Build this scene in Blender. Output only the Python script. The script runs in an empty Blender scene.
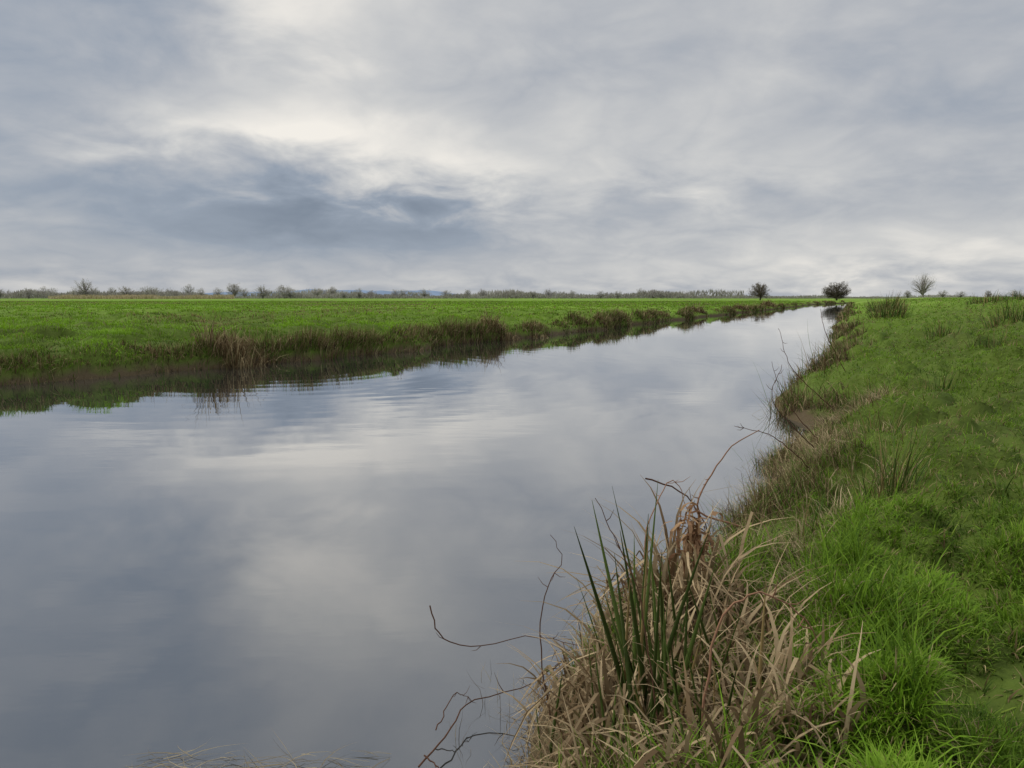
import bpy, math, numpy as np
from mathutils import Vector
R=np.random.default_rng(7)
sc=bpy.context.scene
sc.view_settings.view_transform='Standard'; sc.view_settings.look='None'; sc.view_settings.exposure=0
# ---------------------------------------------------------------- noise
def hsh(ix,iy,s=0):
    v=np.sin(ix*127.1+iy*311.7+s*74.7)*43758.5453
    return v-np.floor(v)
def vn(x,y,s=0):
    ix=np.floor(x); iy=np.floor(y); fx=x-ix; fy=y-iy
    fx=fx*fx*(3-2*fx); fy=fy*fy*(3-2*fy)
    a=hsh(ix,iy,s); b=hsh(ix+1,iy,s); c=hsh(ix,iy+1,s); d=hsh(ix+1,iy+1,s)
    return a*(1-fx)*(1-fy)+b*fx*(1-fy)+c*(1-fx)*fy+d*fx*fy
def fbm(x,y,s=0,o=3):
    t=0;a=.5;n=0
    for i in range(o):
        t=t+a*vn(x*2**i,y*2**i,s+i*3); n+=a; a*=.5
    return t/n
def cells(x,y,sc_,s=0,warp=.45):
    X=x/sc_; Y=y/sc_
    X,Y=X+warp*2*(vn(X*1.3,Y*1.3,s+20)-.5)+.2*(vn(X*3.7,Y*3.7,s+22)-.5),Y+warp*2*(vn(X*1.3,Y*1.3,s+21)-.5)+.2*(vn(X*3.7,Y*3.7,s+23)-.5)
    ix=np.floor(X); iy=np.floor(Y)
    bd=np.full(X.shape,9.); vx=np.zeros(X.shape); vy=np.zeros(X.shape); hh=np.zeros(X.shape)
    for i in (-1,0,1):
        for j in (-1,0,1):
            cx=ix+i; cy=iy+j
            px=cx+hsh(cx,cy,s); py=cy+hsh(cx,cy,s+5)
            dx=X-px; dy=Y-py; d=np.sqrt(dx*dx+dy*dy); m=d<bd
            bd=np.where(m,d,bd); vx=np.where(m,dx,vx); vy=np.where(m,dy,vy); hh=np.where(m,hsh(cx,cy,s+9),hh)
    return bd,vx,vy,hh
# ---------------------------------------------------------------- terrain
YR=[-40,0,2.1,2.84,3.2,3.7,4.6,5.8,7.5,10.4,22.5,60,135,180,220,400,9000]
XR=[-18.6,-.98,-.0,.24,.50,.96,1.42,2.0,2.75,4.1,9.4,25.9,58.9,84,118,330,330]
YL=[-40,-5,6,11.8,14.35,18,25.1,51.6,99,140,180,220,400,9000]
XL=[-45,-21,-12.1,-8.5,-6.4,-3.9,-.5,12.2,35,54,79,114,325,325]
def xr(y):
    f=np.clip((y-3)/5,0,1)
    return np.interp(y,YR,XR)+.10*(vn(y/.5,y*0,1)-.5)+.55*(vn(y/1.3,y*0,6)-.5)*f+.7*(vn(y/3.6,y*0,2)-.5)*f
def xl(y):
    return np.interp(y,YL,XL)+.75*(vn(y/.9,y*0,3)-.5)+.9*(vn(y/4.,y*0,4)-.5)
def rcell(x,y): return cells(x,y,.42,1,.35)
def gz(x,y):
    x=np.asarray(x,float); y=np.asarray(y,float)
    a=xr(y); b=xl(y); ur=x-a; ul=b-x
    fade=np.clip(1.6-y/60,.15,1)
    zr=np.interp(ur,[0,.15,.5,.9,1.4,3,6,12,30,60],[-.02,.10,.24,.37,.45,.64,.97,1.21,1.27,1.27])
    d,_,_,h=rcell(x,y); d2,_,_,h2=cells(x,y,.22,31)
    dome=np.clip(1-(d/.58)**2,0,1)**.7*(.05+.15*h)+np.clip(1-(d2/.6)**2,0,1)*.055*h2
    zr=zr+(dome*np.clip(ur/.9,0,1)+.28*(fbm(x/1.3,y/1.3,8,4)-.5)*np.clip(ur/.8,0,1))*fade
    zl=np.interp(ul,[0,.06,.4,1.2,5,50],[-.02,.20,.31,.40,.5,.5])
    d,_,_,h=cells(x,y,.9,4)
    zl=zl+(np.sqrt(np.clip(1-(d/.6)**2,0,1))*(.02+.26*h*h)+.34*(fbm(x/2.5,y/2.5,5,4)-.5))*np.clip(ul/.6,0,1)*fade
    zc=-.6*np.clip(np.minimum(-ur,-ul)/.8,0,1)-.02
    return np.where(ur>0,zr,np.where(ul>0,zl,zc))
def gz1(x,y): return float(gz(np.array([x]),np.array([y]))[0])
# ---------------------------------------------------------------- mesh helpers
COL=sc.collection
def mesh_np(name,V,F,C=None,smooth=False):
    me=bpy.data.meshes.new(name)
    V=np.ascontiguousarray(V,dtype=np.float32); F=np.ascontiguousarray(F,dtype=np.int32)
    k=F.shape[1]
    me.vertices.add(len(V)); me.vertices.foreach_set('co',V.ravel())
    me.loops.add(F.size); me.loops.foreach_set('vertex_index',F.ravel())
    me.polygons.add(len(F)); me.polygons.foreach_set('loop_start',np.arange(0,F.size,k,dtype=np.int32))
    me.polygons.foreach_set('loop_total',np.full(len(F),k,dtype=np.int32))
    if C is not None:
        at=me.color_attributes.new('Col','FLOAT_COLOR','POINT')
        cc=np.ones((len(V),4),np.float32); cc[:,:3]=C; at.data.foreach_set('color',cc.ravel())
    me.update(calc_edges=True)
    me.polygons.foreach_set('use_smooth',np.full(len(F),smooth,dtype=bool))
    return me
def obj(name,me,mat=None,label=None,cat=None,kind=None,group=None,parent=None,loc=None):
    o=bpy.data.objects.new(name,me); COL.objects.link(o)
    if mat and me: 
        if not me.materials: me.materials.append(mat)
    if label:o['label']=label
    if cat:o['category']=cat
    if kind:o['kind']=kind
    if group:o['group']=group
    if parent:o.parent=parent
    if loc is not None:o.location=loc
    return o
def strands(root,az,lean,L,W,c0,c1,rng=R,drift=.25):
    N,S=lean.shape
    P=np.zeros((N,S+1,3)); P[:,0]=root
    azz=az.copy(); dr=rng.normal(0,drift,N)/S
    for s in range(S):
        st=L/S
        P[:,s+1,0]=P[:,s,0]+st*np.sin(lean[:,s])*np.cos(azz)
        P[:,s+1,1]=P[:,s,1]+st*np.sin(lean[:,s])*np.sin(azz)
        P[:,s+1,2]=P[:,s,2]+st*np.cos(lean[:,s])
        azz=azz+dr
    wa=az+math.pi/2+rng.uniform(-.7,.7,N)
    wv=np.stack([np.cos(wa),np.sin(wa),rng.uniform(-.3,.3,N)],1)
    t=np.linspace(0,1,S+1)
    prof=np.clip((1-t**1.8),.06,1)*(.75+.25*np.minimum(1,t*4))
    off=wv[:,None,:]*(W[:,None]*prof[None,:]*.5)[:,:,None]
    V=np.stack([P-off,P+off],2).reshape(-1,3)
    C=(c0[:,None,:]*(1-t)[None,:,None]+c1[:,None,:]*t[None,:,None])
    C=np.repeat(C[:,:,None,:],2,2).reshape(-1,3)
    base=(np.arange(N)*(S+1)*2)[:,None]+(np.arange(S)*2)[None,:]
    F=np.stack([base,base+1,base+3,base+2],-1).reshape(-1,4)
    return V,F,C
def merge(parts):
    Vs=[];Fs=[];Cs=[];o=0
    for V,F,C in parts:
        Vs.append(V);Fs.append(F+o);Cs.append(C);o+=len(V)
    return np.concatenate(Vs),np.concatenate(Fs),np.concatenate(Cs)
def tubes(lst,sides=5,flat=1.):
    out=[]
    ang=np.linspace(0,2*math.pi,sides,endpoint=False)
    for pts,rad,c in lst:
        pts=np.asarray(pts,float);K=len(pts)
        T=np.gradient(pts,axis=0); T/=np.linalg.norm(T,axis=1)[:,None]+1e-9
        ref=np.array([.31,.87,.2]) if abs(T[0][2])>.6 else np.array([.1,.2,1.])
        A=np.cross(T,ref);A/=np.linalg.norm(A,axis=1)[:,None]+1e-9
        B=np.cross(T,A)*flat
        V=(pts[:,None,:]+(A[:,None,:]*np.cos(ang)[None,:,None]+B[:,None,:]*np.sin(ang)[None,:,None])*np.asarray(rad)[:,None,None]).reshape(-1,3)
        i=np.arange(K-1)[:,None]*sides; j=np.arange(sides)[None,:]; jn=(j+1)%sides
        F=np.stack([i+j,i+jn,i+sides+jn,i+sides+j],-1).reshape(-1,4)
        out.append((V,F,np.tile(np.asarray(c,float),(len(V),1))))
    return merge(out)
def smooth_path(P,n=14):
    P=np.asarray(P,float);K=len(P)
    t=np.linspace(0,K-1,n);o=[]
    Q=np.vstack([2*P[0]-P[1],P,2*P[-1]-P[-2]])
    for u in t:
        i=min(int(u),K-2);f=u-i
        p0,p1,p2,p3=Q[i],Q[i+1],Q[i+2],Q[i+3]
        o.append(.5*((2*p1)+(-p0+p2)*f+(2*p0-5*p1+4*p2-p3)*f*f+(-p0+3*p1-3*p2+p3)*f**3))
    return np.array(o)
# ---------------------------------------------------------------- materials
def newmat(n):
    m=bpy.data.materials.new(n);m.use_nodes=True;nt=m.node_tree;nt.nodes.clear()
    return m,nt,nt.nodes,nt.links
def veg_mat(name,trans=.3,rough=.55,spec=.25):
    m,nt,N,L=newmat(name)
    out=N.new('ShaderNodeOutputMaterial');a=N.new('ShaderNodeAttribute');a.attribute_name='Col'
    p=N.new('ShaderNodeBsdfPrincipled');p.inputs['Roughness'].default_value=rough;p.inputs['Specular IOR Level'].default_value=spec
    L.new(a.outputs['Color'],p.inputs['Base Color'])
    if trans>0:
        t=N.new('ShaderNodeBsdfTranslucent');L.new(a.outputs['Color'],t.inputs['Color'])
        mx=N.new('ShaderNodeMixShader');mx.inputs[0].default_value=trans
        L.new(p.outputs[0],mx.inputs[1]);L.new(t.outputs[0],mx.inputs[2]);L.new(mx.outputs[0],out.inputs[0])
    else: L.new(p.outputs[0],out.inputs[0])
    return m
M_grass=veg_mat('grass_blade',.35,.6,.12)
M_dry=veg_mat('dry_leaf',.2,.75,.1)
M_rush=veg_mat('rush_stem',.1,.55,.12)
M_wood=veg_mat('bark',0,.85,.1)
M_twig=veg_mat('fine_twigs',.4,.85,.05)
# ground
M_ground,nt,N,L=newmat('grassy_soil')
out=N.new('ShaderNodeOutputMaterial');p=N.new('ShaderNodeBsdfPrincipled');p.inputs['Roughness'].default_value=.9;p.inputs['Specular IOR Level'].default_value=.1
g=N.new('ShaderNodeNewGeometry')
def noise(scale,detail=5,rough=.55,N=N,L=L,g=g):
    n=N.new('ShaderNodeTexNoise');n.inputs['Scale'].default_value=scale;n.inputs['Detail'].default_value=detail;n.inputs['Roughness'].default_value=rough
    L.new(g.outputs['Position'],n.inputs['Vector']);return n
def ramp(N,L,src,stops):
    r=N.new('ShaderNodeValToRGB');L.new(src,r.inputs[0]);e=r.color_ramp.elements
    while len(e)<len(stops):e.new(.5)
    for i,(pp,c) in enumerate(stops):
        e[i].position=pp;e[i].color=(*c,1)
    return r
n1=noise(.35,6);n2=noise(3.5,6);n3=noise(.025,6,.7)
r1=ramp(N,L,n2.outputs[0],[(.3,(.035,.036,.010)),(.55,(.075,.10,.018)),(.75,(.12,.17,.03))])
r2=ramp(N,L,n1.outputs[0],[(.35,(.09,.09,.03)),(.5,(.09,.14,.02)),(.7,(.13,.20,.03))])
r3=ramp(N,L,n3.outputs[0],[(.38,(.11,.18,.025)),(.5,(.18,.30,.035)),(.58,(.21,.33,.04)),(.66,(.28,.27,.11))])
mx=N.new('ShaderNodeMix');mx.data_type='RGBA';mx.inputs[0].default_value=.45
L.new(r1.outputs[0],mx.inputs[6]);L.new(r2.outputs[0],mx.inputs[7])
mx3=N.new('ShaderNodeMix');mx3.data_type='RGBA'
sp=N.new('ShaderNodeSeparateXYZ');L.new(g.outputs['Position'],sp.inputs[0])
far=N.new('ShaderNodeMapRange');far.inputs[1].default_value=8;far.inputs[2].default_value=60;far.inputs[4].default_value=.9
L.new(sp.outputs[1],far.inputs[0]);L.new(far.outputs[0],mx3.inputs[0]);L.new(mx.outputs[2],mx3.inputs[6]);L.new(r3.outputs[0],mx3.inputs[7])
mud=N.new('ShaderNodeMapRange');mud.inputs[1].default_value=.22;mud.inputs[2].default_value=.06
add=N.new('ShaderNodeMath');add.operation='MULTIPLY_ADD';add.inputs[1].default_value=.3;L.new(n2.outputs[0],add.inputs[0]);L.new(sp.outputs[2],add.inputs[2])
sb=N.new('ShaderNodeMath');sb.operation='SUBTRACT';sb.inputs[1].default_value=.15;L.new(add.outputs[0],sb.inputs[0]);L.new(sb.outputs[0],mud.inputs[0])
mm=N.new('ShaderNodeMix');mm.data_type='RGBA';mm.inputs[7].default_value=(.10,.075,.042,1)
L.new(mud.outputs[0],mm.inputs[0]);L.new(mx3.outputs[2],mm.inputs[6]);L.new(mm.outputs[2],p.inputs['Base Color'])
bp=N.new('ShaderNodeBump');bp.inputs['Strength'].default_value=.6;bp.inputs['Distance'].default_value=.05;nb=noise(14,6);L.new(nb.outputs[0],bp.inputs['Height']);L.new(bp.outputs[0],p.inputs['Normal'])
L.new(p.outputs[0],out.inputs[0])
# water
M_water,nt,N,L=newmat('canal_water')
out=N.new('ShaderNodeOutputMaterial');g=N.new('ShaderNodeNewGeometry')
lw=N.new('ShaderNodeLayerWeight');lw.inputs[0].default_value=.5
pw=N.new('ShaderNodeMath');pw.operation='POWER';pw.inputs[1].default_value=3;L.new(lw.outputs['Facing'],pw.inputs[0])
ma=N.new('ShaderNodeMath');ma.operation='MULTIPLY_ADD';ma.inputs[1].default_value=.72;ma.inputs[2].default_value=.26;L.new(pw.outputs[0],ma.inputs[0])
df=N.new('ShaderNodeBsdfDiffuse');df.inputs[0].default_value=(.034,.036,.034,1)
gl=N.new('ShaderNodeBsdfGlossy');gl.inputs['Roughness'].default_value=.006;gl.inputs['Color'].default_value=(.97,.98,1,1)
ms=N.new('ShaderNodeMixShader');L.new(ma.outputs[0],ms.inputs[0]);L.new(df.outputs[0],ms.inputs[1]);L.new(gl.outputs[0],ms.inputs[2]);L.new(ms.outputs[0],out.inputs[0])
def noise2(scale,detail,sx=1):
    mp=N.new('ShaderNodeMapping');mp.inputs['Rotation'].default_value=(0,0,math.radians(20));mp.inputs['Scale'].default_value=(sx,1,1);L.new(g.outputs['Position'],mp.inputs[0])
    n=N.new('ShaderNodeTexNoise');n.inputs['Scale'].default_value=scale;n.inputs['Detail'].default_value=detail;L.new(mp.outputs[0],n.inputs['Vector']);return n
na=noise2(3.4,4,.35);nbb=noise2(.35,2)
wv=N.new('ShaderNodeTexWave');wv.wave_type='RINGS';wv.rings_direction='Z';wv.wave_profile='SIN';wv.inputs['Scale'].default_value=.6;wv.inputs['Distortion'].default_value=2.8;wv.inputs['Detail'].default_value=3;wv.inputs['Detail Scale'].default_value=.4
mp=N.new('ShaderNodeMapping');mp.inputs['Location'].default_value=(4.2,-14.6,0);L.new(g.outputs['Position'],mp.inputs[0]);L.new(mp.outputs[0],wv.inputs[0])
ln=N.new('ShaderNodeVectorMath');ln.operation='LENGTH';L.new(mp.outputs[0],ln.inputs[0])
fd=N.new('ShaderNodeMapRange');fd.inputs[1].default_value=12;fd.inputs[2].default_value=1.5;L.new(ln.outputs['Value'],fd.inputs[0])
wm=N.new('ShaderNodeMath');wm.operation='MULTIPLY';L.new(wv.outputs['Fac'],wm.inputs[0]);L.new(fd.outputs[0],wm.inputs[1])
patch=N.new('ShaderNodeMapRange');patch.inputs[1].default_value=.43;patch.inputs[2].default_value=.62;patch.inputs[3].default_value=.08;L.new(nbb.outputs[0],patch.inputs[0])
nm=N.new('ShaderNodeMath');nm.operation='MULTIPLY';L.new(na.outputs[0],nm.inputs[0]);L.new(patch.outputs[0],nm.inputs[1])
sm=N.new('ShaderNodeMath');sm.operation='MULTIPLY_ADD';sm.inputs[1].default_value=.42;L.new(wm.outputs[0],sm.inputs[0]);L.new(nm.outputs[0],sm.inputs[2])
bp=N.new('ShaderNodeBump');bp.inputs['Strength'].default_value=1;bp.inputs['Distance'].default_value=.0019;L.new(sm.outputs[0],bp.inputs['Height'])
L.new(bp.outputs[0],gl.inputs['Normal'])
# ---------------------------------------------------------------- ground mesh
ys=[-30,-20,-12,-8,-5,-3,-2,-1,-.5,0,.3,.6,.8]
y=.9
while y<9000:
    ys.append(y); y+=max(.04,.011*y)
ys.append(9000); ys=np.array(ys)
def grade(a,step,g_,end):
    o=[a];s=step
    while o[-1]<end:
        o.append(o[-1]+s); s=max(step,g_*o[-1])
    return np.array(o)
ro=grade(0,.045,.012,9000)
lo=grade(0,.09,.02,9000)[::-1]
fr=np.array([.02,.06,.15,.4,.6,.85,.94,.98])
Yg=ys[:,None]
a=xr(ys)[:,None]; b=xl(ys)[:,None]
X=np.concatenate([b-lo[None,:],b+(a-b)*fr[None,:],a+ro[None,:]],1)
Y=np.broadcast_to(Yg,X.shape)
Z=gz(X,Y)
nr,nc=X.shape
V=np.stack([X,Y,Z],-1).reshape(-1,3)
i=(np.arange(nr-1)*nc)[:,None]; j=np.arange(nc-1)[None,:]
F=np.stack([i+j,i+j+1,i+nc+j+1,i+nc+j],-1).reshape(-1,4)
obj('ground',mesh_np('ground',V,F,smooth=True),M_ground,'flat green pasture cut by a canal with tussocky banks','ground','structure')
yw=np.concatenate([np.linspace(-29,20,50),np.linspace(22,420,200)])
wl=np.interp(yw,YL,XL)-1.2; wr=np.interp(yw,YR,XR)+1.0
wr=np.where(yw<2,np.interp(yw,YR,XR)+.4,wr)
V=np.zeros((len(yw)*2,3)); V[0::2,0]=wl;V[1::2,0]=wr;V[0::2,1]=yw;V[1::2,1]=yw
k=np.arange(len(yw)-1)*2
F=np.stack([k,k+1,k+3,k+2],-1)
obj('water',mesh_np('water',V,F),M_water,'still grey canal water mirroring the cloudy sky','canal water','structure')
def ridge(name,yy,x0,x1,h,seed,col,label):
    n=160;xs=np.linspace(x0,x1,n);e=np.sin(np.linspace(0,math.pi,n))**.6
    hz=h*e*(.35+.65*fbm(xs/(abs(x1-x0)*.13),xs*0,seed,4))
    V=np.concatenate([np.stack([xs,np.full(n,yy-300.),np.zeros(n)],1),np.stack([xs,np.full(n,yy*1.),hz],1),np.stack([xs,np.full(n,yy+400.),np.zeros(n)],1)])
    q=np.arange(n-1);F=np.concatenate([np.stack([q,q+1,q+n+1,q+n],1),np.stack([q+n,q+n+1,q+2*n+1,q+2*n],1)])
    m,nt,N,L=newmat(name+'_haze');out=N.new('ShaderNodeOutputMaterial');d=N.new('ShaderNodeBsdfDiffuse')
    tn=N.new('ShaderNodeTexNoise');tn.inputs['Scale'].default_value=.004;gg=N.new('ShaderNodeNewGeometry');L.new(gg.outputs['Position'],tn.inputs['Vector'])
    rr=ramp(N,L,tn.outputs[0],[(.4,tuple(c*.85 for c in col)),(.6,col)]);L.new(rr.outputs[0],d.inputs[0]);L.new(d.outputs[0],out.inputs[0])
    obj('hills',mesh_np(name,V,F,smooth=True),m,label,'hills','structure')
ridge('hills',6000,-2600,-200,78,3,(.24,.31,.42),'low hazy blue hills beyond the flat fields')  # aerial haze baked into the bluish base colour
# ---------------------------------------------------------------- grass
def c3(a,n): return np.tile(np.array(a,float),(n,1))
def mixc(a,b,t): return a*(1-t[:,None])+b*t[:,None]
def build_right(N_):
    M=int(N_*3.4)
    y=np.exp(R.uniform(math.log(1.0),math.log(110),M)); rt=R.uniform(-.5,.86,M); x=rt*y
    u=x-xr(y)
    edge=.12+.75*fbm(x/.6,y/.9,19)+.5*np.clip((3.3-y),0,1)
    k=(u>.12)&(R.random(M)<np.clip((u-edge+.3)/.4,0.05,1))
    d,vx,vy,h=rcell(x,y)
    pch=fbm(x/.9,y/.9,35)
    k&=R.random(M)<np.maximum(np.clip(2.3-3.0*d,.09,1)*np.clip(.45+4*(pch-.3),.35,1),np.clip((y-6)/14,0,1))
    x,y,u,d,vx,vy,h,edge,pch=[q[k][:N_] for q in (x,y,u,d,vx,vy,h,edge,pch)]; n=len(x)
    z=gz(x,y)-.012
    az=np.arctan2(vy,vx)+R.normal(0,1.5,n)
    big=fbm(x/1.7,y/1.7,21); mid=fbm(x/.2,y/.2,23); fine=fbm(x/.12,y/.12,27,2)
    L_=(.018+.065*R.random(n)**1.4+.035*h*R.random(n))*(.3+1.2*mid)*(1+.004*y)
    L_=np.where(R.random(n)<.03,L_*1.9,L_)
    W_=np.maximum(.0050,.00095*y)*R.uniform(.5,1.35,n)
    l0=R.uniform(.0,1.1,n)+.5*np.clip(d-.2,0,1); l1=l0+R.uniform(.1,1.5,n)
    lean=np.stack([l0,(l0+l1)/2,l1],1)
    g0=c3((.060,.115,.012),n); g1=c3((.20,.36,.024),n); g2=c3((.33,.44,.06),n)
    t=np.clip(.34+.6*R.random(n)+1.2*(big-.5)+.9*(fine-.5)+.5*(h-.5)-1.9*np.clip(d-.33,0,1)+.18*np.clip((y-5)/15,0,1),0,1)  # blades darker in the gaps between tussocks: hollow shade painted into the colour
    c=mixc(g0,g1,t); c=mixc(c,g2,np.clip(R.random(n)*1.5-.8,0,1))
    pp=.09+3.0*np.clip(.41-pch,0,1)+.6*np.clip(edge+.1-u,0,1)+1.0*np.clip(d-.45,0,1)
    straw=R.random(n)<pp
    c=np.where(straw[:,None],mixc(c3((.15,.10,.04),n),c3((.54,.43,.21),n),R.random(n)),c)
    return strands(np.stack([x,y,z],1),az,lean,L_,W_,c*.5,c*1.12)  # roots dimmed: thatch tone plus shade painted into the blade colour
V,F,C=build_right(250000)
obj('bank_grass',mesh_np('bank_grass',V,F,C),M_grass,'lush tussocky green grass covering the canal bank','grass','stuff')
def build_left(N_):
    M=int(N_*1.5)
    y=np.exp(R.uniform(math.log(9),math.log(170),M)); rt=R.uniform(-.86,.42,M); x=rt*y
    ul=xl(y)-x
    k=(ul>.05)
    x,y,ul=x[k][:N_],y[k][:N_],ul[k][:N_]; n=len(x)
    z=gz(x,y)-.01
    d,vx,vy,h=cells(x,y,.9,4)
    big=fbm(x/3.,y/3.,41); big2=fbm(x/9.,y/14.,47); mid=fbm(x/.8,y/.8,43)
    edge=ul<.35
    az=np.where(edge,R.normal(0,.8,n),R.uniform(0,6.28,n))
    L_=(.04+.08*R.random(n)+.10*h*h)*(.5+.9*mid)+np.where(edge,.05,0)
    W_=np.maximum(.009,.0010*y)*R.uniform(.7,1.3,n)
    l0=R.uniform(.1,.7,n); lean=np.stack([l0,l0+R.uniform(.3,1.,n)+np.where(edge,.8,0)],1)
    t=np.clip(.50+.45*R.random(n)+1.6*(big-.5)+1.2*(mid-.5)+.5*(h-.5)-2.2*np.clip(d-.35,0,1),0,1)  # dark specks between mounds paint in the relief shading of the field
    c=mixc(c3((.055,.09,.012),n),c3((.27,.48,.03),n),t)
    straw=R.random(n)<(.05+2.4*np.clip(big2-.55,0,1)+2.0*np.clip(.39-big,0,1)+1.6*np.clip(.4-ul,0,1)+.6*np.clip(d-.5,0,1))
    c=np.where(straw[:,None],mixc(c3((.14,.10,.04),n),c3((.44,.35,.16),n),R.random(n)),c)
    return strands(np.stack([x,y,z],1),az,lean,L_,W_,c*.5,c*1.1)  # dimmer blade bases, part thatch and part painted shade
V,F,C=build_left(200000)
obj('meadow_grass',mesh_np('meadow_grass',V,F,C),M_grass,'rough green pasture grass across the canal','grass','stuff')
# ---------------------------------------------------------------- dead fringe along banks
BROWN=[(.11,.070,.032),(.18,.12,.058),(.30,.22,.11),(.48,.38,.20),(.05,.038,.025)]
def brown(n,w=(.20,.23,.23,.18,.16)):
    idx=R.choice(5,n,p=w); return np.array(BROWN)[idx]*R.uniform(.8,1.2,(n,1))
def fringe_right(n):
    y=np.exp(R.uniform(math.log(3.3),math.log(130),n)); u=R.uniform(-.12,.85,n); x=xr(y)+u
    dens=fbm(x/.4,y/.6,61); along=fbm(y/.9,y*0+u*.4,66,3)
    k=R.random(n)<np.clip((dens-.40)*4.-1.0*np.clip(u-.35,0,1),0,1)*np.clip((along-.38)*4,.10,.9); x,y,u,along=x[k],y[k],u[k],along[k]; n=len(x)
    z=gz(x,y)-.02; az=R.normal(math.pi*.95,1.3,n)
    hh=np.clip(fbm(x/.5,y/.7,63)*2.4-.75,.10,1.)*np.clip(.26+y/18,0,1.05)*np.clip(along*1.7,.4,1.)
    L_=R.uniform(.10,.70,n)*hh*(1-.4*np.clip(u,0,1))+.05
    L_=np.where(R.random(n)<.03,L_*1.8,L_)
    W_=np.maximum(.0038,.0008*y)*R.uniform(.6,1.5,n)
    l0=R.uniform(0,.8,n); l1=l0+R.uniform(0,1.4,n)*R.random(n)
    brk=R.random(n)<.4
    lean=np.stack([l0,(l0+l1)/2,np.where(brk,l1+1.4,l1),np.where(brk,l1+1.6,l1+.1)],1)
    c=brown(n); gr=R.random(n)<.28; c=np.where(gr[:,None],c3((.11,.20,.025),n),c)
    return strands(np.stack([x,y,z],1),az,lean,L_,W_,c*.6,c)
V,F,C=fringe_right(95000)
obj('dead_bank_vegetation',mesh_np('dead_bank_vegetation',V,F,C),M_dry,'tangled brown dead reeds and grasses along the waterline','dead reeds','stuff')
def fringe_left(n):
    y=np.exp(R.uniform(math.log(8.5),math.log(170),n)); u=R.uniform(-.06,.6,n); x=xl(y)-u
    dens=vn(y/2.6,y*0,71)*.3+.35*vn(y/.6,y*0,72)+.35*vn(y/7.3,y*0,73); k=(R.random(n)<np.clip((dens-.3)*2.6,.06,1))&(R.random(n)<np.interp(y,[8,15,22],[.6,.7,.9])); x,y,u,dens=x[k],y[k],u[k],dens[k]; n=len(x)
    z=gz(x,y)-.02; az=R.normal(-.4,1.2,n)
    hh=np.clip(dens*2.6-.95,.15,1)*np.interp(y,[8,14,17,25],[.25,.34,.6,.9])
    L_=R.uniform(.12,.62,n)*hh+.06
    W_=np.maximum(.008,.0008*y)*R.uniform(.6,1.3,n)
    l0=R.uniform(0,.8,n); l1=l0+R.uniform(0,1.8,n)*R.random(n)
    lean=np.stack([l0,(l0+l1)/2,l1],1)
    c=brown(n,(.22,.28,.25,.16,.09)); gr=R.random(n)<.28; c=np.where(gr[:,None],c3((.12,.22,.025),n),c)
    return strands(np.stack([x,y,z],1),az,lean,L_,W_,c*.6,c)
V,F,C=fringe_left(65000)
obj('dead_bank_vegetation',mesh_np('dead_bank_vegetation.001',V,F,C),M_dry,'brown withered reeds hanging over the far waterline','dead reeds','stuff')
# ---------------------------------------------------------------- clumps as things
def clump(cx,cy,n,rad,h,w,kind,seed):
    r=np.random.default_rng(seed)
    if kind=='rush':
        rr=rad*np.sqrt(r.random(n)); th=r.uniform(0,6.28,n); x=rr*np.cos(th); y=rr*np.sin(th); hk=np.ones(n)
    else:
        K=8; sx=np.clip(r.normal(0,rad*.45,K),-rad,rad); sy=np.clip(r.normal(0,rad*.25,K),-rad,rad); sh=r.uniform(.35,1.,K); sh[0]=1; q=r.choice(K,n,p=sh**1.5/np.sum(sh**1.5))
        x=sx[q]+r.normal(0,rad*.26,n); y=sy[q]+r.normal(0,rad*.26,n); hk=sh[q]; rr=np.hypot(x-sx[q],y-sy[q])*1.6; th=np.arctan2(y-sy[q],x-sx[q])
    z0=max(gz1(cx,cy),.05)
    z=np.maximum(gz(cx+x,cy+y),-.05)-z0-.03
    az=th+r.normal(0,.8,n)
    L_=h*hk*r.uniform(.35,1.05,n)*(1-.3*np.clip(rr/rad,0,1))
    W_=w*r.uniform(.6,1.3,n)
    l0=r.uniform(0,.22,n)+.3*np.clip(rr/rad,0,1.5)
    if kind=='rush':
        l1=l0+r.uniform(0,.5,n); lean=np.stack([l0,(l0+l1)/2,l1],1)
        c=np.where((r.random(n)<.25)[:,None],np.array([.30,.22,.09]),np.array([.065,.12,.02]))*r.uniform(.7,1.4,(n,1))
        c0=c*.8;c1=np.where((r.random(n)<.3)[:,None],np.array([.2,.14,.06]),c)
    else:
        l1=l0+r.uniform(0,1.2,n); b=r.random(n)<.45
        lean=np.stack([l0,(l0+l1)/2,np.where(b,l1+1.5,l1),np.where(b,l1+1.9,l1)],1)
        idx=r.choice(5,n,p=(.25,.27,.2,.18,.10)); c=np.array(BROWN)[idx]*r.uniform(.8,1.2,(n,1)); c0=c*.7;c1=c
    V,F,C=strands(np.stack([x,y,z],1),az,lean,L_,W_,c0,c1,rng=r)
    return mesh_np(kind+'_clump',V,F,C),(cx,cy,z0)
rush=[(1.82,3.65,140,.14,.52,.0055),(2.5,5.2,100,.15,.4,.006),(4.1,7.4,120,.2,.42,.007),(6.1,9.8,90,.25,.45,.009),(10.5,16,320,.6,.75,.014),
      (7.5,13.4,140,.3,.45,.012),(13.9,28.5,300,.6,1.0,.024),(17.7,36.5,300,.8,1.2,.03),(21.5,35,220,.8,.7,.028),(27,41,240,.9,.8,.03),(1.3,3.35,50,.08,.3,.005),(3.1,6.6,60,.12,.38,.007)]
for q,(x,y,n,rad,h,w) in enumerate(rush):
    me,loc=clump(x,y,n,rad,h,w,'rush',100+q)
    obj('rush_clump',me,M_rush,'upright dark green rush clump growing on the grassy bank','rushes',group='rush clumps on the bank',loc=loc)
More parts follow.
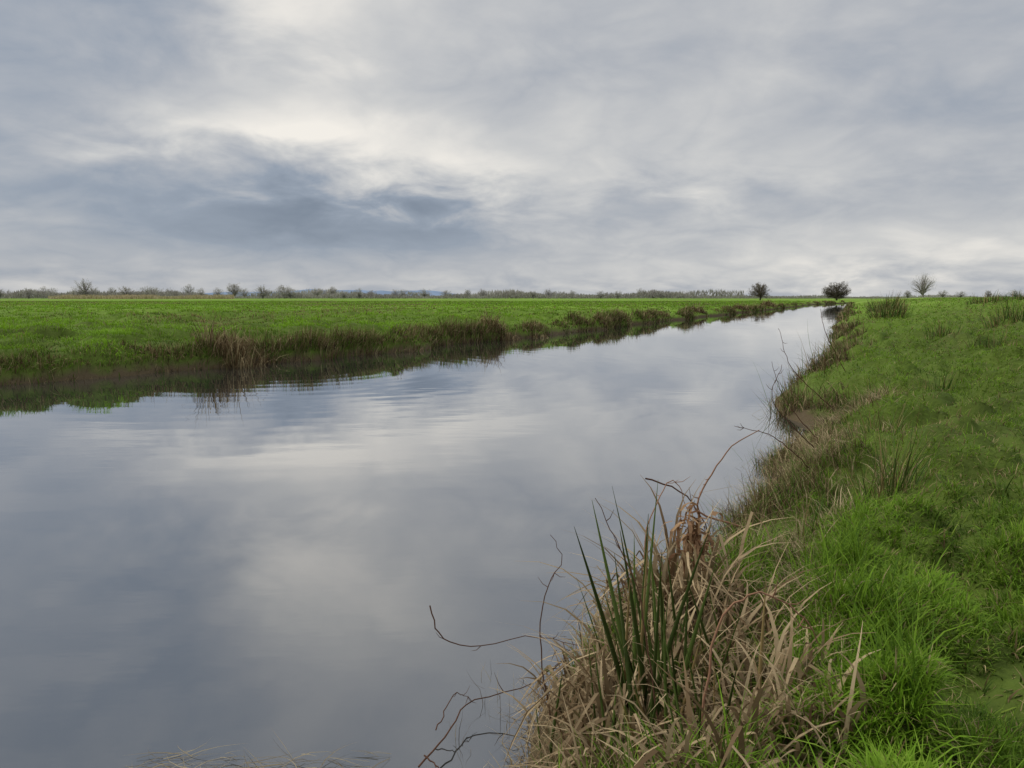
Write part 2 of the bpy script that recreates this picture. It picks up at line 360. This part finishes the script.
reed=[(15.5,.15,520,.62,1.2,.015),(16.3,.35,260,.5,.8,.015),(14.5,.3,120,.35,.5,.013),(25.3,.3,330,.6,1.05,.022),(26.8,.3,200,.5,.6,.022),
      (19.9,.3,160,.4,.45,.018),(33.5,.4,260,.5,.5,.027),(39.5,.4,300,.6,.9,.03),(46.5,.5,300,.6,.6,.035),(55,.5,340,.7,1.1,.042),(70,.6,340,.8,.8,.05),(88,.6,380,.8,1.2,.06)]
for q,(y,off,n,rad,h,w) in enumerate(reed):
    x=float(xl(np.array([y]))[0])-off
    me,loc=clump(x,y,n,rad,h,w,'reed',200+q)
    lab='tall ragged clump of brown dead reeds hanging over the water' if q<2 else 'small clump of withered brown reeds at the water edge'
    obj('reed_clump',me,M_dry,lab,'reeds',group='dead reed clumps along the far bank',loc=loc)
# big tussock
tc=(.38,1.95); tz=gz1(*tc)
E=bpy.data.objects.new('rush_tussock',None);COL.objects.link(E);E.location=(tc[0],tc[1],tz);E.empty_display_size=.1
E['label']='large tussock of straw leaves and green rushes at the water edge';E['category']='rush tussock'
def part(name,VFC,mat,smooth=False):
    o=obj(name,mesh_np(name,*VFC,smooth),mat,parent=E); o.location=(-tc[0],-tc[1],-tz)
def tuss_pts(n,umax=.98,y0=1.45,y1=3.35,r=R):
    y=r.uniform(y0,y1,n);u=r.uniform(-.03,umax,n);x=xr(y)+u;z=gz(x,y)-.02
    return x,y,z,u
n=8000;x,y,z,u=tuss_pts(n,.95,1.3)
k=R.random(n)<np.clip(1.6*fbm(x/.25,y/.25,81)-.1,0.1,1);x,y,z,u=x[k],y[k],z[k],u[k];n=len(x)
az=R.normal(math.pi*.8,1.5,n)
l0=R.uniform(.1,.9,n);l1=l0+R.uniform(.3,1.4,n)
c=mixc(c3((.16,.10,.05),n),c3((.58,.46,.26),n),R.random(n))
part('straw_mat',strands(np.stack([x,y,z],1),az,np.stack([l0,(l0+l1)/2,l1,l1+.2],1),R.uniform(.06,.18,n),R.uniform(.002,.0045,n),c*.5,c),M_dry)
ps=[]
for cx,cy,n,sp_,hh in [(.33,1.95,260,.13,.44),(.55,2.15,290,.15,.44),(.54,2.48,330,.11,.52),(.27,2.3,170,.12,.32),(.56,1.72,250,.13,.34),(.25,1.72,200,.11,.30),(.78,2.45,80,.12,.22),(.42,1.55,250,.12,.32),(.58,1.48,90,.10,.20),(.72,2.0,80,.10,.22),(.45,2.95,140,.12,.3)]:
    x=cx+R.normal(0,sp_*.6,n);y=cy+R.normal(0,sp_*.75,n);z=gz(x,y)-.02
    th=np.arctan2(y-cy,x-cx);az=th+R.normal(0,.9,n);l0=R.uniform(.0,.6,n)
    b1=R.random(n)<.65;bb=R.uniform(1.2,2.3,n);pos=R.random(n)<.5
    s2=np.where(b1&pos,l0+bb,l0+.25)
    lean=np.stack([l0,l0+.1,s2,np.where(b1,l0+bb+.2,l0+.5),np.where(b1,l0+bb+.5,l0+.8),np.where(b1,l0+bb+.5,l0+1.)],1)
    c=mixc(c3((.16,.10,.048),n),c3((.62,.47,.27),n),R.random(n))
    ps.append(strands(np.stack([x,y,z],1),az,lean,R.uniform(.4,1.1,n)*hh,R.uniform(.007,.017,n),c*.55,c,drift=.7))
part('dead_leaf_sheaf',merge(ps),M_dry)
n=75;cx,cy,cz=.585,2.45,.63
r_=R.normal(0,.022,(n,3))*np.array([1,1,2.2]);az=R.uniform(0,6.28,n);l0=R.uniform(.2,2.4,n)
c=mixc(c3((.17,.085,.042),n),c3((.44,.28,.15),n),R.random(n))
ru=strands(np.array([cx,cy,cz])+r_,az,np.stack([l0,l0+.6,l0+1.2,l0+2.0],1),R.uniform(.05,.12,n),R.uniform(.010,.022,n),c,c,drift=1.2)
st_=tubes([(smooth_path([(.6,2.43,gz1(.6,2.43)-.02),(.57,2.45,.5),(.585,2.45,.67)],8),np.full(8,.004),(.2,.1,.05))],5)
part('rusty_leaf_tuft',merge([ru,st_]),M_dry)
lst=[];rt=np.random.default_rng(12)
for q in range(70):
    tall=q<18
    bx=(.33 if tall else .38)+rt.normal(0,.06 if tall else .12);by=1.84+rt.normal(0,.1 if tall else .15);bz=gz1(bx,by)-.03
    Ln=rt.uniform(.46,.70) if tall else rt.uniform(.2,.44)
    A=rt.uniform(0,6.28); tilt=min(abs(rt.normal(0,.26))+.03,.38)
    tx=max(math.cos(A)*math.sin(tilt)-.12,-.28); ty=math.sin(A)*math.sin(tilt)+.04
    if tx<-.2: bx=max(bx,.32)
    bend=rt.uniform(-.05,.2);t=np.linspace(0,1,7)
    pts=np.stack([bx+Ln*(tx*t+bend*tx*t*t),by+Ln*(ty*t+bend*ty*t*t),bz+Ln*t*(1-.05*t)],1)
    rr=np.array([.9,1,1,.9,.7,.42,.08])*rt.uniform(.0040,.0072)*(1 if tall else .7)
    c=np.array([.065,.095,.018])*rt.uniform(.5,1.4) if rt.random()<.85 else np.array([.28,.2,.08])
    lst.append((pts,rr,c))
part('green_rush_sheaf',tubes(lst,6,.45),M_rush,True)
n=10000;x,y,z,u=tuss_pts(n,1.1,1.35,3.2);az=R.uniform(0,6.28,n);l0=R.uniform(0,.5,n)
c=mixc(c3((.07,.14,.015),n),c3((.24,.40,.03),n),R.random(n))
k=(fbm(x/.3,y/.3,91)>.49)&(u>.15)
part('green_blades',strands(np.stack([x,y,z],1)[k],az[k],np.stack([l0,l0+.3,l0+.7],1)[k],R.uniform(.06,.22,n)[k],R.uniform(.003,.006,n)[k],c[k]*.6,c[k]),M_grass)
n=10000;x,y,z,u=tuss_pts(n,1.0,2.8,7.5)
k=R.random(n)<np.clip(3*fbm(x/.35,y/.35,83)-1.2,0.03,1);x,y,z=x[k],y[k],z[k];n=len(x)
az=R.normal(math.pi*.8,1.5,n);l0=R.uniform(.2,1.1,n);l1=l0+R.uniform(.3,1.,n)
c=mixc(c3((.15,.10,.045),n),c3((.62,.49,.28),n),R.random(n))
V,F,C=strands(np.stack([x,y,z],1),az,np.stack([l0,(l0+l1)/2,l1],1),R.uniform(.10,.24,n),R.uniform(.003,.008,n),c*.6,c)
obj('dry_grass_mat',mesh_np('dry_grass_mat',V,F,C),M_dry,'matted straw-coloured dead grass on the bank edge','dry grass','stuff')
# twigs
BR=(.10,.05,.03);RD=(.28,.15,.09)
tw=[([(-.267,2.40,.403),(-.235,2.39,.306),(-.12,2.39,.269),(.075,2.39,.301),(.25,2.3,.3)],.0026,'thin bare bramble stem arching out over the water',BR),
([(.12,2.2,.12),(.084,2.2,.36),(.1,2.22,.52),(.15,2.23,.61),(.115,2.24,.69)],.0024,'dark bent bramble stem rising from the tussock',BR),
([(-.28,2.14,.01),(-.2,2.25,.05),(-.14,2.42,.06),(.06,2.47,.1),(.2,2.5,.2)],.0032,'bare twig lying low over the water',BR),
([(-.26,2.16,.03),(-.21,2.12,.02),(-.15,2.08,.0)],.0026,'short dark twig dipping into the water',BR),
([(-.24,2.3,.03),(-.19,2.4,.1),(-.13,2.42,.06)],.0022,'bare twig lying low over the water',BR),
([(1.25,4.1,.15),(1.02,4.1,.24),(1.08,4.12,.42),(1.2,4.14,.58),(1.36,4.15,.68)],.0065,'reddish bramble stem arching above the bank edge',RD),
([(.42,1.62,.45),(.46,1.64,.68),(.54,1.64,.745),(.63,1.64,.71),(.70,1.66,.61)],.0034,'reddish bramble stem arching across the tussock',RD),
([(.52,2.94,.70),(.7,2.93,.61),(.79,2.9,.38),(.8,2.85,.3)],.0035,'curved brown stem leaning over the water',BR),
([(.44,2.6,.3),(.50,2.7,.6),(.60,2.8,.72),(.66,2.8,.60)],.003,'curved brown stem leaning over the water',RD),
([(2.1,5.2,.35),(1.75,5.1,.7),(1.8,5.1,.95)],.004,'bare upright stem on the bank edge',BR),
([(2.4,6.0,.3),(2.15,6.0,.6),(2.0,5.9,.9)],.004,'bare upright stem on the bank edge',BR),
([(3.2,7.6,.3),(2.75,7.5,.7),(2.6,7.5,1.1)],.005,'bare upright stem on the bank edge',BR),
([(4.3,9.6,.3),(3.9,9.5,.9),(3.8,9.5,1.25)],.006,'bare upright stem on the bank edge',BR),
([(1.9,4.7,.3),(1.6,4.6,.55),(1.35,4.6,.62)],.004,'bare upright stem on the bank edge',BR),
([(.35,1.7,.35),(.3,1.75,.7),(.2,1.8,.92)],.0024,'dark bent bramble stem rising from the tussock',BR)]
for P,r_,lab,cc in tw:
    rg=np.random.default_rng(int(abs(P[0][0])*1000)+3)
    pts=smooth_path(P,18)+rg.normal(0,.003,(18,3)); o0=pts[0].copy()
    lst=[(pts-o0,np.linspace(r_,r_*.35,18),cc)]
    for k in range(4):
        i=rg.integers(5,16); d=rg.normal(0,1,3); d/=np.linalg.norm(d); q=pts[i]-o0
        ln=.02+.03*rg.random()+r_*4
        lst.append((np.array([q,q+d*ln*.5,q+d*ln+(0,0,ln*.3)]),np.array([r_*.5,r_*.4,r_*.15]),cc))
    V,F,C=tubes(lst,5)
    obj('bramble_stem',mesh_np('bramble_stem',V,F,C,True),M_wood,lab,'bramble stem',group='bare stems along the bank',loc=tuple(o0))
n=150;x=R.uniform(-1.15,-.35,n);y=2.08+R.random(n)**2*.14;z=R.uniform(.0,.015,n)
c=mixc(c3((.12,.09,.05),n),c3((.40,.33,.2),n),R.random(n))
l=R.uniform(1.42,1.60,n)
p1=strands(np.stack([x,y,z],1),R.choice([0,math.pi],n)+R.normal(0,.5,n),np.stack([l-.1,l,l+.08,l+.08],1),R.uniform(.05,.22,n),R.uniform(.0015,.0035,n),c,c,drift=.9)
n=34;x=R.uniform(-.2,.08,n);y=R.uniform(2.15,2.75,n)
c=brown(n)
p2=strands(np.stack([x,y,np.full(n,-.03)],1),R.uniform(0,6.28,n),np.stack([R.uniform(0,.3,n),R.uniform(0,.5,n),R.uniform(0,1.2,n),R.uniform(0,1.2,n)],1),R.uniform(.06,.17,n),R.uniform(.0015,.003,n),c,c)
V,F,C=merge([p1,p2])
obj('floating_weed',mesh_np('floating_weed',V,F,C),M_dry,'thin pale dead stems floating on the water','dead weed','stuff')
# ---------------------------------------------------------------- trees : forked limbs filling a rounded, uneven crown of fine twigs
def tree_parts(seed,H,Wd,trunk_h,limbs,twigs,tw_w,col,tcol,low=.0,tl=.07):
    r=np.random.default_rng(seed);lst=[]
    t=np.array([[0,0,-.2],[.02*H,0,trunk_h*.5],[0,.01*H,trunk_h]])
    lst.append((smooth_path(t,5),np.linspace(H*.045,H*.03,5),col))
    cz=low+(H-low)*.42; a=Wd/2
    lob=r.normal(0,1,(9,3));lob/=np.linalg.norm(lob,axis=1)[:,None]
    ends=[]
    for i in range(limbs):
        d=r.normal(0,1,3);d/=np.linalg.norm(d)
        f=(.80+.25*(np.clip(lob@d,0,1)**8).max())*r.random()**.28
        b=(H-cz)*.92 if d[2]>0 else (cz-low)
        e=np.array([d[0]*a*f,d[1]*a*f,cz+d[2]*b*f]);s=np.array([0,.01*H,trunk_h*r.uniform(.7,1)])
        m=(s*.45+e*.55);m[:2]*=.75;m[2]+=.04*H*r.random()
        p=smooth_path([s,m,e],6)+r.normal(0,.006*H,(6,3));p[0]=s
        if i<limbs*.45: lst.append((p,np.linspace(H*.013,H*.003,6),col))
        ends.append(p[4:])
    Vt=tubes(lst,4)
    ends=np.concatenate(ends)
    root=ends[r.integers(0,len(ends),twigs)]+r.normal(0,.03*H,(twigs,3))
    dv=root-np.array([0,0,cz-.15*H]);dv/=np.linalg.norm(dv,axis=1)[:,None]+1e-6
    dv=dv*.6+r.normal(0,.6,dv.shape)+np.array([0,0,.12])
    az=np.arctan2(dv[:,1],dv[:,0]);ln=np.arctan2(np.hypot(dv[:,0],dv[:,1]),dv[:,2])
    c=np.tile(np.array(tcol),(twigs,1))*r.uniform(.75,1.35,(twigs,1))
    Vc=strands(root,az,np.stack([ln,ln*.9],1),r.uniform(.4,1.2,twigs)*H*tl,np.full(twigs,tw_w),c,c,rng=r)
    return Vt,Vc
def place_tree(seed,x,y,H,Wd,th,limbs,tw,tww,label,col,tcol,low):
    Vt,Vc=tree_parts(seed,H,Wd,th,limbs,tw,tww,col,tcol,low)
    z=gz1(x,y)
    e=bpy.data.objects.new('bare_tree',None);COL.objects.link(e);e.location=(x,y,z);e['label']=label;e['category']='tree'
    obj('trunk',mesh_np('trunk',*Vt),M_wood,parent=e)
    obj('crown',mesh_np('crown',*Vc),M_twig,parent=e)
place_tree(5,64.2,200,5.0,6.8,1.1,180,6200,.07,'small rounded leafless willow beside the canal',(.10,.08,.06),(.18,.15,.115),.6)
place_tree(8,80.6,192,5.0,8.0,.9,300,11000,.07,'squat dark leafless willow on the canal bank',(.08,.065,.05),(.13,.11,.085),.0)
place_tree(11,110.5,208,7.8,7.8,1.6,170,2600,.038,'slender leafless tree rising behind the grassy bank',(.30,.27,.25),(.42,.39,.37),1.4)
bases=[]
for s in range(7):
    Vt,Vc=tree_parts(30+s,8,[9,7.5,10,8,6.5,11,9][s],1.5,130,2400,.13,(.30,.28,.26),(.40,.375,.345),.3+.3*(s%3))  # pale bark and twig colours include painted distance haze
    bases.append(mesh_np('distant_tree',*merge([Vt,Vc]))); bases[-1].materials.append(M_twig)
spots=[(3,9),(11,7),(32,10),(47,8),(55,10),(88,15),(97,11),(115,8),(129,10),(150,10),(158,8),(172,9),(191,12),(203,9),(220,7),(236,13),(246,8),(264,12),(286,12),(292,9),(318,8),(334,10),(345,7),(360,8),(372,7),(396,8),(404,7),(425,7),(446,7),(468,7),(483,8),(497,6),(520,7),(533,6),(548,7),(572,6),(600,6),(617,7),(640,8),(652,7),(668,6),(690,6),(720,5),(905,6),(940,6),(958,5),(985,7),(1012,6)]
rg=np.random.default_rng(3)
for q,(px,hp) in enumerate(spots):
    D=rg.uniform(380,520); X_=(px-512)/768*D; H=(hp*1.08+2.6)/768*D*rg.uniform(.85,1.1)
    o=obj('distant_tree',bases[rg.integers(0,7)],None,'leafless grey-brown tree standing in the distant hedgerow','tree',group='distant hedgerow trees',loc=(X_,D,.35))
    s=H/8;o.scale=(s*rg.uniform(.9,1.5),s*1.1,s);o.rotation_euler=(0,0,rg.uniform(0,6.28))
n=60000;x=R.uniform(-.72,.72,n);D=R.choice([430,540,700],n)+R.normal(0,6,n)
prof=fbm((x+3)*16,D*0+D//60,55,5); hmax=(2.0+12*np.clip(prof-.42,0,1))*D/520
hmax=np.where(x>.3,hmax*.5,hmax)
z=.3+R.random(n)*hmax*.6
c=mixc(c3((.24,.22,.19),n),c3((.38,.36,.32),n),R.random(n))*np.where(D>600,1.3,1.)[:,None]  # farthest row paler, distance haze put into the twig colour
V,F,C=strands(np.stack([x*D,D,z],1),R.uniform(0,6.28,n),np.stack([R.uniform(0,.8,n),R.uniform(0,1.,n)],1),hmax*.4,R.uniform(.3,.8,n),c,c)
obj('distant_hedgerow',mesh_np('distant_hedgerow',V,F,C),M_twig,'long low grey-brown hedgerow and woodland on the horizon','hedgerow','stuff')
n=9000;x=R.uniform(-.60,-.36,n);D=R.uniform(330,372,n)
c=mixc(c3((.34,.28,.16),n),c3((.55,.46,.28),n),R.random(n))
V,F,C=strands(np.stack([x*D,D,np.full(n,.4)],1),R.uniform(0,6.28,n),np.stack([R.uniform(0,.4,n),R.uniform(0,.7,n)],1),R.uniform(.8,2.0,n)*np.clip(fbm(x*40,D/20,12)*2,.3,1.2),R.uniform(.2,.5,n),c,c)
obj('reed_bed',mesh_np('reed_bed',V,F,C),M_dry,'pale tan reed bed in front of the far hedgerow','reed bed','stuff')
# ---------------------------------------------------------------- world
w=bpy.data.worlds.new('World');sc.world=w;w.use_nodes=True;nt=w.node_tree;N=nt.nodes;L=nt.links;N.clear()
out=N.new('ShaderNodeOutputWorld');bg=N.new('ShaderNodeBackground');bg.inputs[1].default_value=.1;L.new(bg.outputs[0],out.inputs[0])
SE,SA=math.radians(35),math.radians(-75)
sky=N.new('ShaderNodeTexSky');sky.sky_type='NISHITA';sky.sun_disc=False;sky.sun_elevation=SE;sky.sun_rotation=SA
tc_=N.new('ShaderNodeTexCoord');sx=N.new('ShaderNodeSeparateXYZ');L.new(tc_.outputs['Generated'],sx.inputs[0])
def M(op,a,b=None,c=None,clamp=False):
    m=N.new('ShaderNodeMath');m.operation=op;m.use_clamp=clamp
    for i,v in enumerate((a,b,c)):
        if v is None:continue
        if isinstance(v,(int,float)):m.inputs[i].default_value=v
        else:L.new(v,m.inputs[i])
    return m.outputs[0]
xx,yy,zz=sx.outputs
az=M('MULTIPLY',M('ARCTAN2',xx,yy),57.2958); el=M('MULTIPLY',M('ARCSINE',zz),57.2958)
zc=M('ADD',M('MAXIMUM',zz,0),.28)
cb=N.new('ShaderNodeCombineXYZ');L.new(M('DIVIDE',xx,zc),cb.inputs[0]);L.new(M('DIVIDE',yy,zc),cb.inputs[1])
def wn(scale,detail,rough=.55,dist=0,off=0):
    n=N.new('ShaderNodeTexNoise');n.inputs['Scale'].default_value=scale;n.inputs['Detail'].default_value=detail;n.inputs['Roughness'].default_value=rough;n.inputs['Distortion'].default_value=dist
    v=N.new('ShaderNodeVectorMath');v.inputs[1].default_value=(off,off*.7,off*.3);L.new(cb.outputs[0],v.inputs[0]);L.new(v.outputs[0],n.inputs['Vector']);return n.outputs['Fac']
nA=M('SUBTRACT',wn(1.5,8,.52,.3,3.1),.5); nB=M('SUBTRACT',wn(4.0,8,.55,.35,9.),.5); nC=M('SUBTRACT',wn(2.3,7,.52,.2,17.),.5)
bil=M('ABSOLUTE',M('SUBTRACT',wn(3.4,7,.5,.4,27.),.5))
azw=M('MULTIPLY_ADD',nC,11,M('MULTIPLY_ADD',nB,8,az)); elw=M('MULTIPLY_ADD',nA,3.5,M('MULTIPLY_ADD',nB,5,el))
acc=M('MULTIPLY_ADD',nA,.46,.465); acc=M('MULTIPLY_ADD',nB,.40,acc); acc=M('MULTIPLY_ADD',bil,.58,acc)
blobs=[(-29,14,8,5,-.12),(-16,18,6,3.2,.36),(-15,11.4,9,1.9,.50),(-4,8.4,7,1.9,.42),(-5,19,10,2.8,.06),(-13,5.2,10,1.9,-.42),(-27,7,10,3,-.12),
(9,6.8,4.5,1.0,-.12),(12,8.5,12,3,.10),(10,12,9,3,.12),(26,12,10,2,-.04),(20,8.5,10,1.3,.05),(29,2.6,9,1.8,.34),(5,1.5,18,1.2,.10),(-25,1.4,12,1.2,.04),(24,17,10,3,.08),
(-9,22.5,5,3.0,.30),(-17,25,4,4,.18),(-30,27,12,8,-.12),(-3,32,16,5,-.08)]
for a0,e0,sa,se,am in blobs:
    da=M('DIVIDE',M('SUBTRACT',azw,a0),sa); de=M('DIVIDE',M('SUBTRACT',elw,e0),se)
    q=M('ADD',M('MULTIPLY',da,da),M('MULTIPLY',de,de)); ex=M('EXPONENT',M('MULTIPLY',q,-.7))
    acc=M('MULTIPLY_ADD',ex,am,acc)
cr=N.new('ShaderNodeValToRGB');L.new(acc,cr.inputs[0]);e=cr.color_ramp.elements
st=[(0.0,(.20,.24,.305)),(.3,(.29,.335,.405)),(.5,(.43,.45,.485)),(.72,(.60,.60,.595)),(1.0,(.88,.84,.775))]
while len(e)<len(st):e.new(.5)
for i,(pp,c) in enumerate(st):e[i].position=pp;e[i].color=(*c,1)
zen=N.new('ShaderNodeMapRange');zen.inputs[1].default_value=36;zen.inputs[2].default_value=60;zen.inputs[3].default_value=10.4;zen.inputs[4].default_value=29;L.new(el,zen.inputs[0])
vs=N.new('ShaderNodeVectorMath');vs.operation='SCALE';L.new(cr.outputs[0],vs.inputs[0]);L.new(zen.outputs[0],vs.inputs['Scale'])
mxw=N.new('ShaderNodeMix');mxw.data_type='RGBA';mxw.inputs[0].default_value=.96;L.new(sky.outputs[0],mxw.inputs[6]);L.new(vs.outputs[0],mxw.inputs[7])
L.new(mxw.outputs[2],bg.inputs[0])
sl=bpy.data.lights.new('sun','SUN');sl.energy=1.5;sl.angle=math.radians(10);sl.color=(1,.94,.84);so=bpy.data.objects.new('sun',sl);COL.objects.link(so)
d=Vector((math.sin(SA)*math.cos(SE),math.cos(SA)*math.cos(SE),math.sin(SE)));so.rotation_euler=d.to_track_quat('Z','Y').to_euler()
# ---------------------------------------------------------------- camera
cam=bpy.data.cameras.new('camera');cam.sensor_width=36;cam.lens=27;cam.clip_start=.05;cam.clip_end=20000
co=bpy.data.objects.new('camera',cam);COL.objects.link(co);co.location=(0,0,1.4);co.rotation_euler=(math.radians(90-6.47),0,0);sc.camera=co
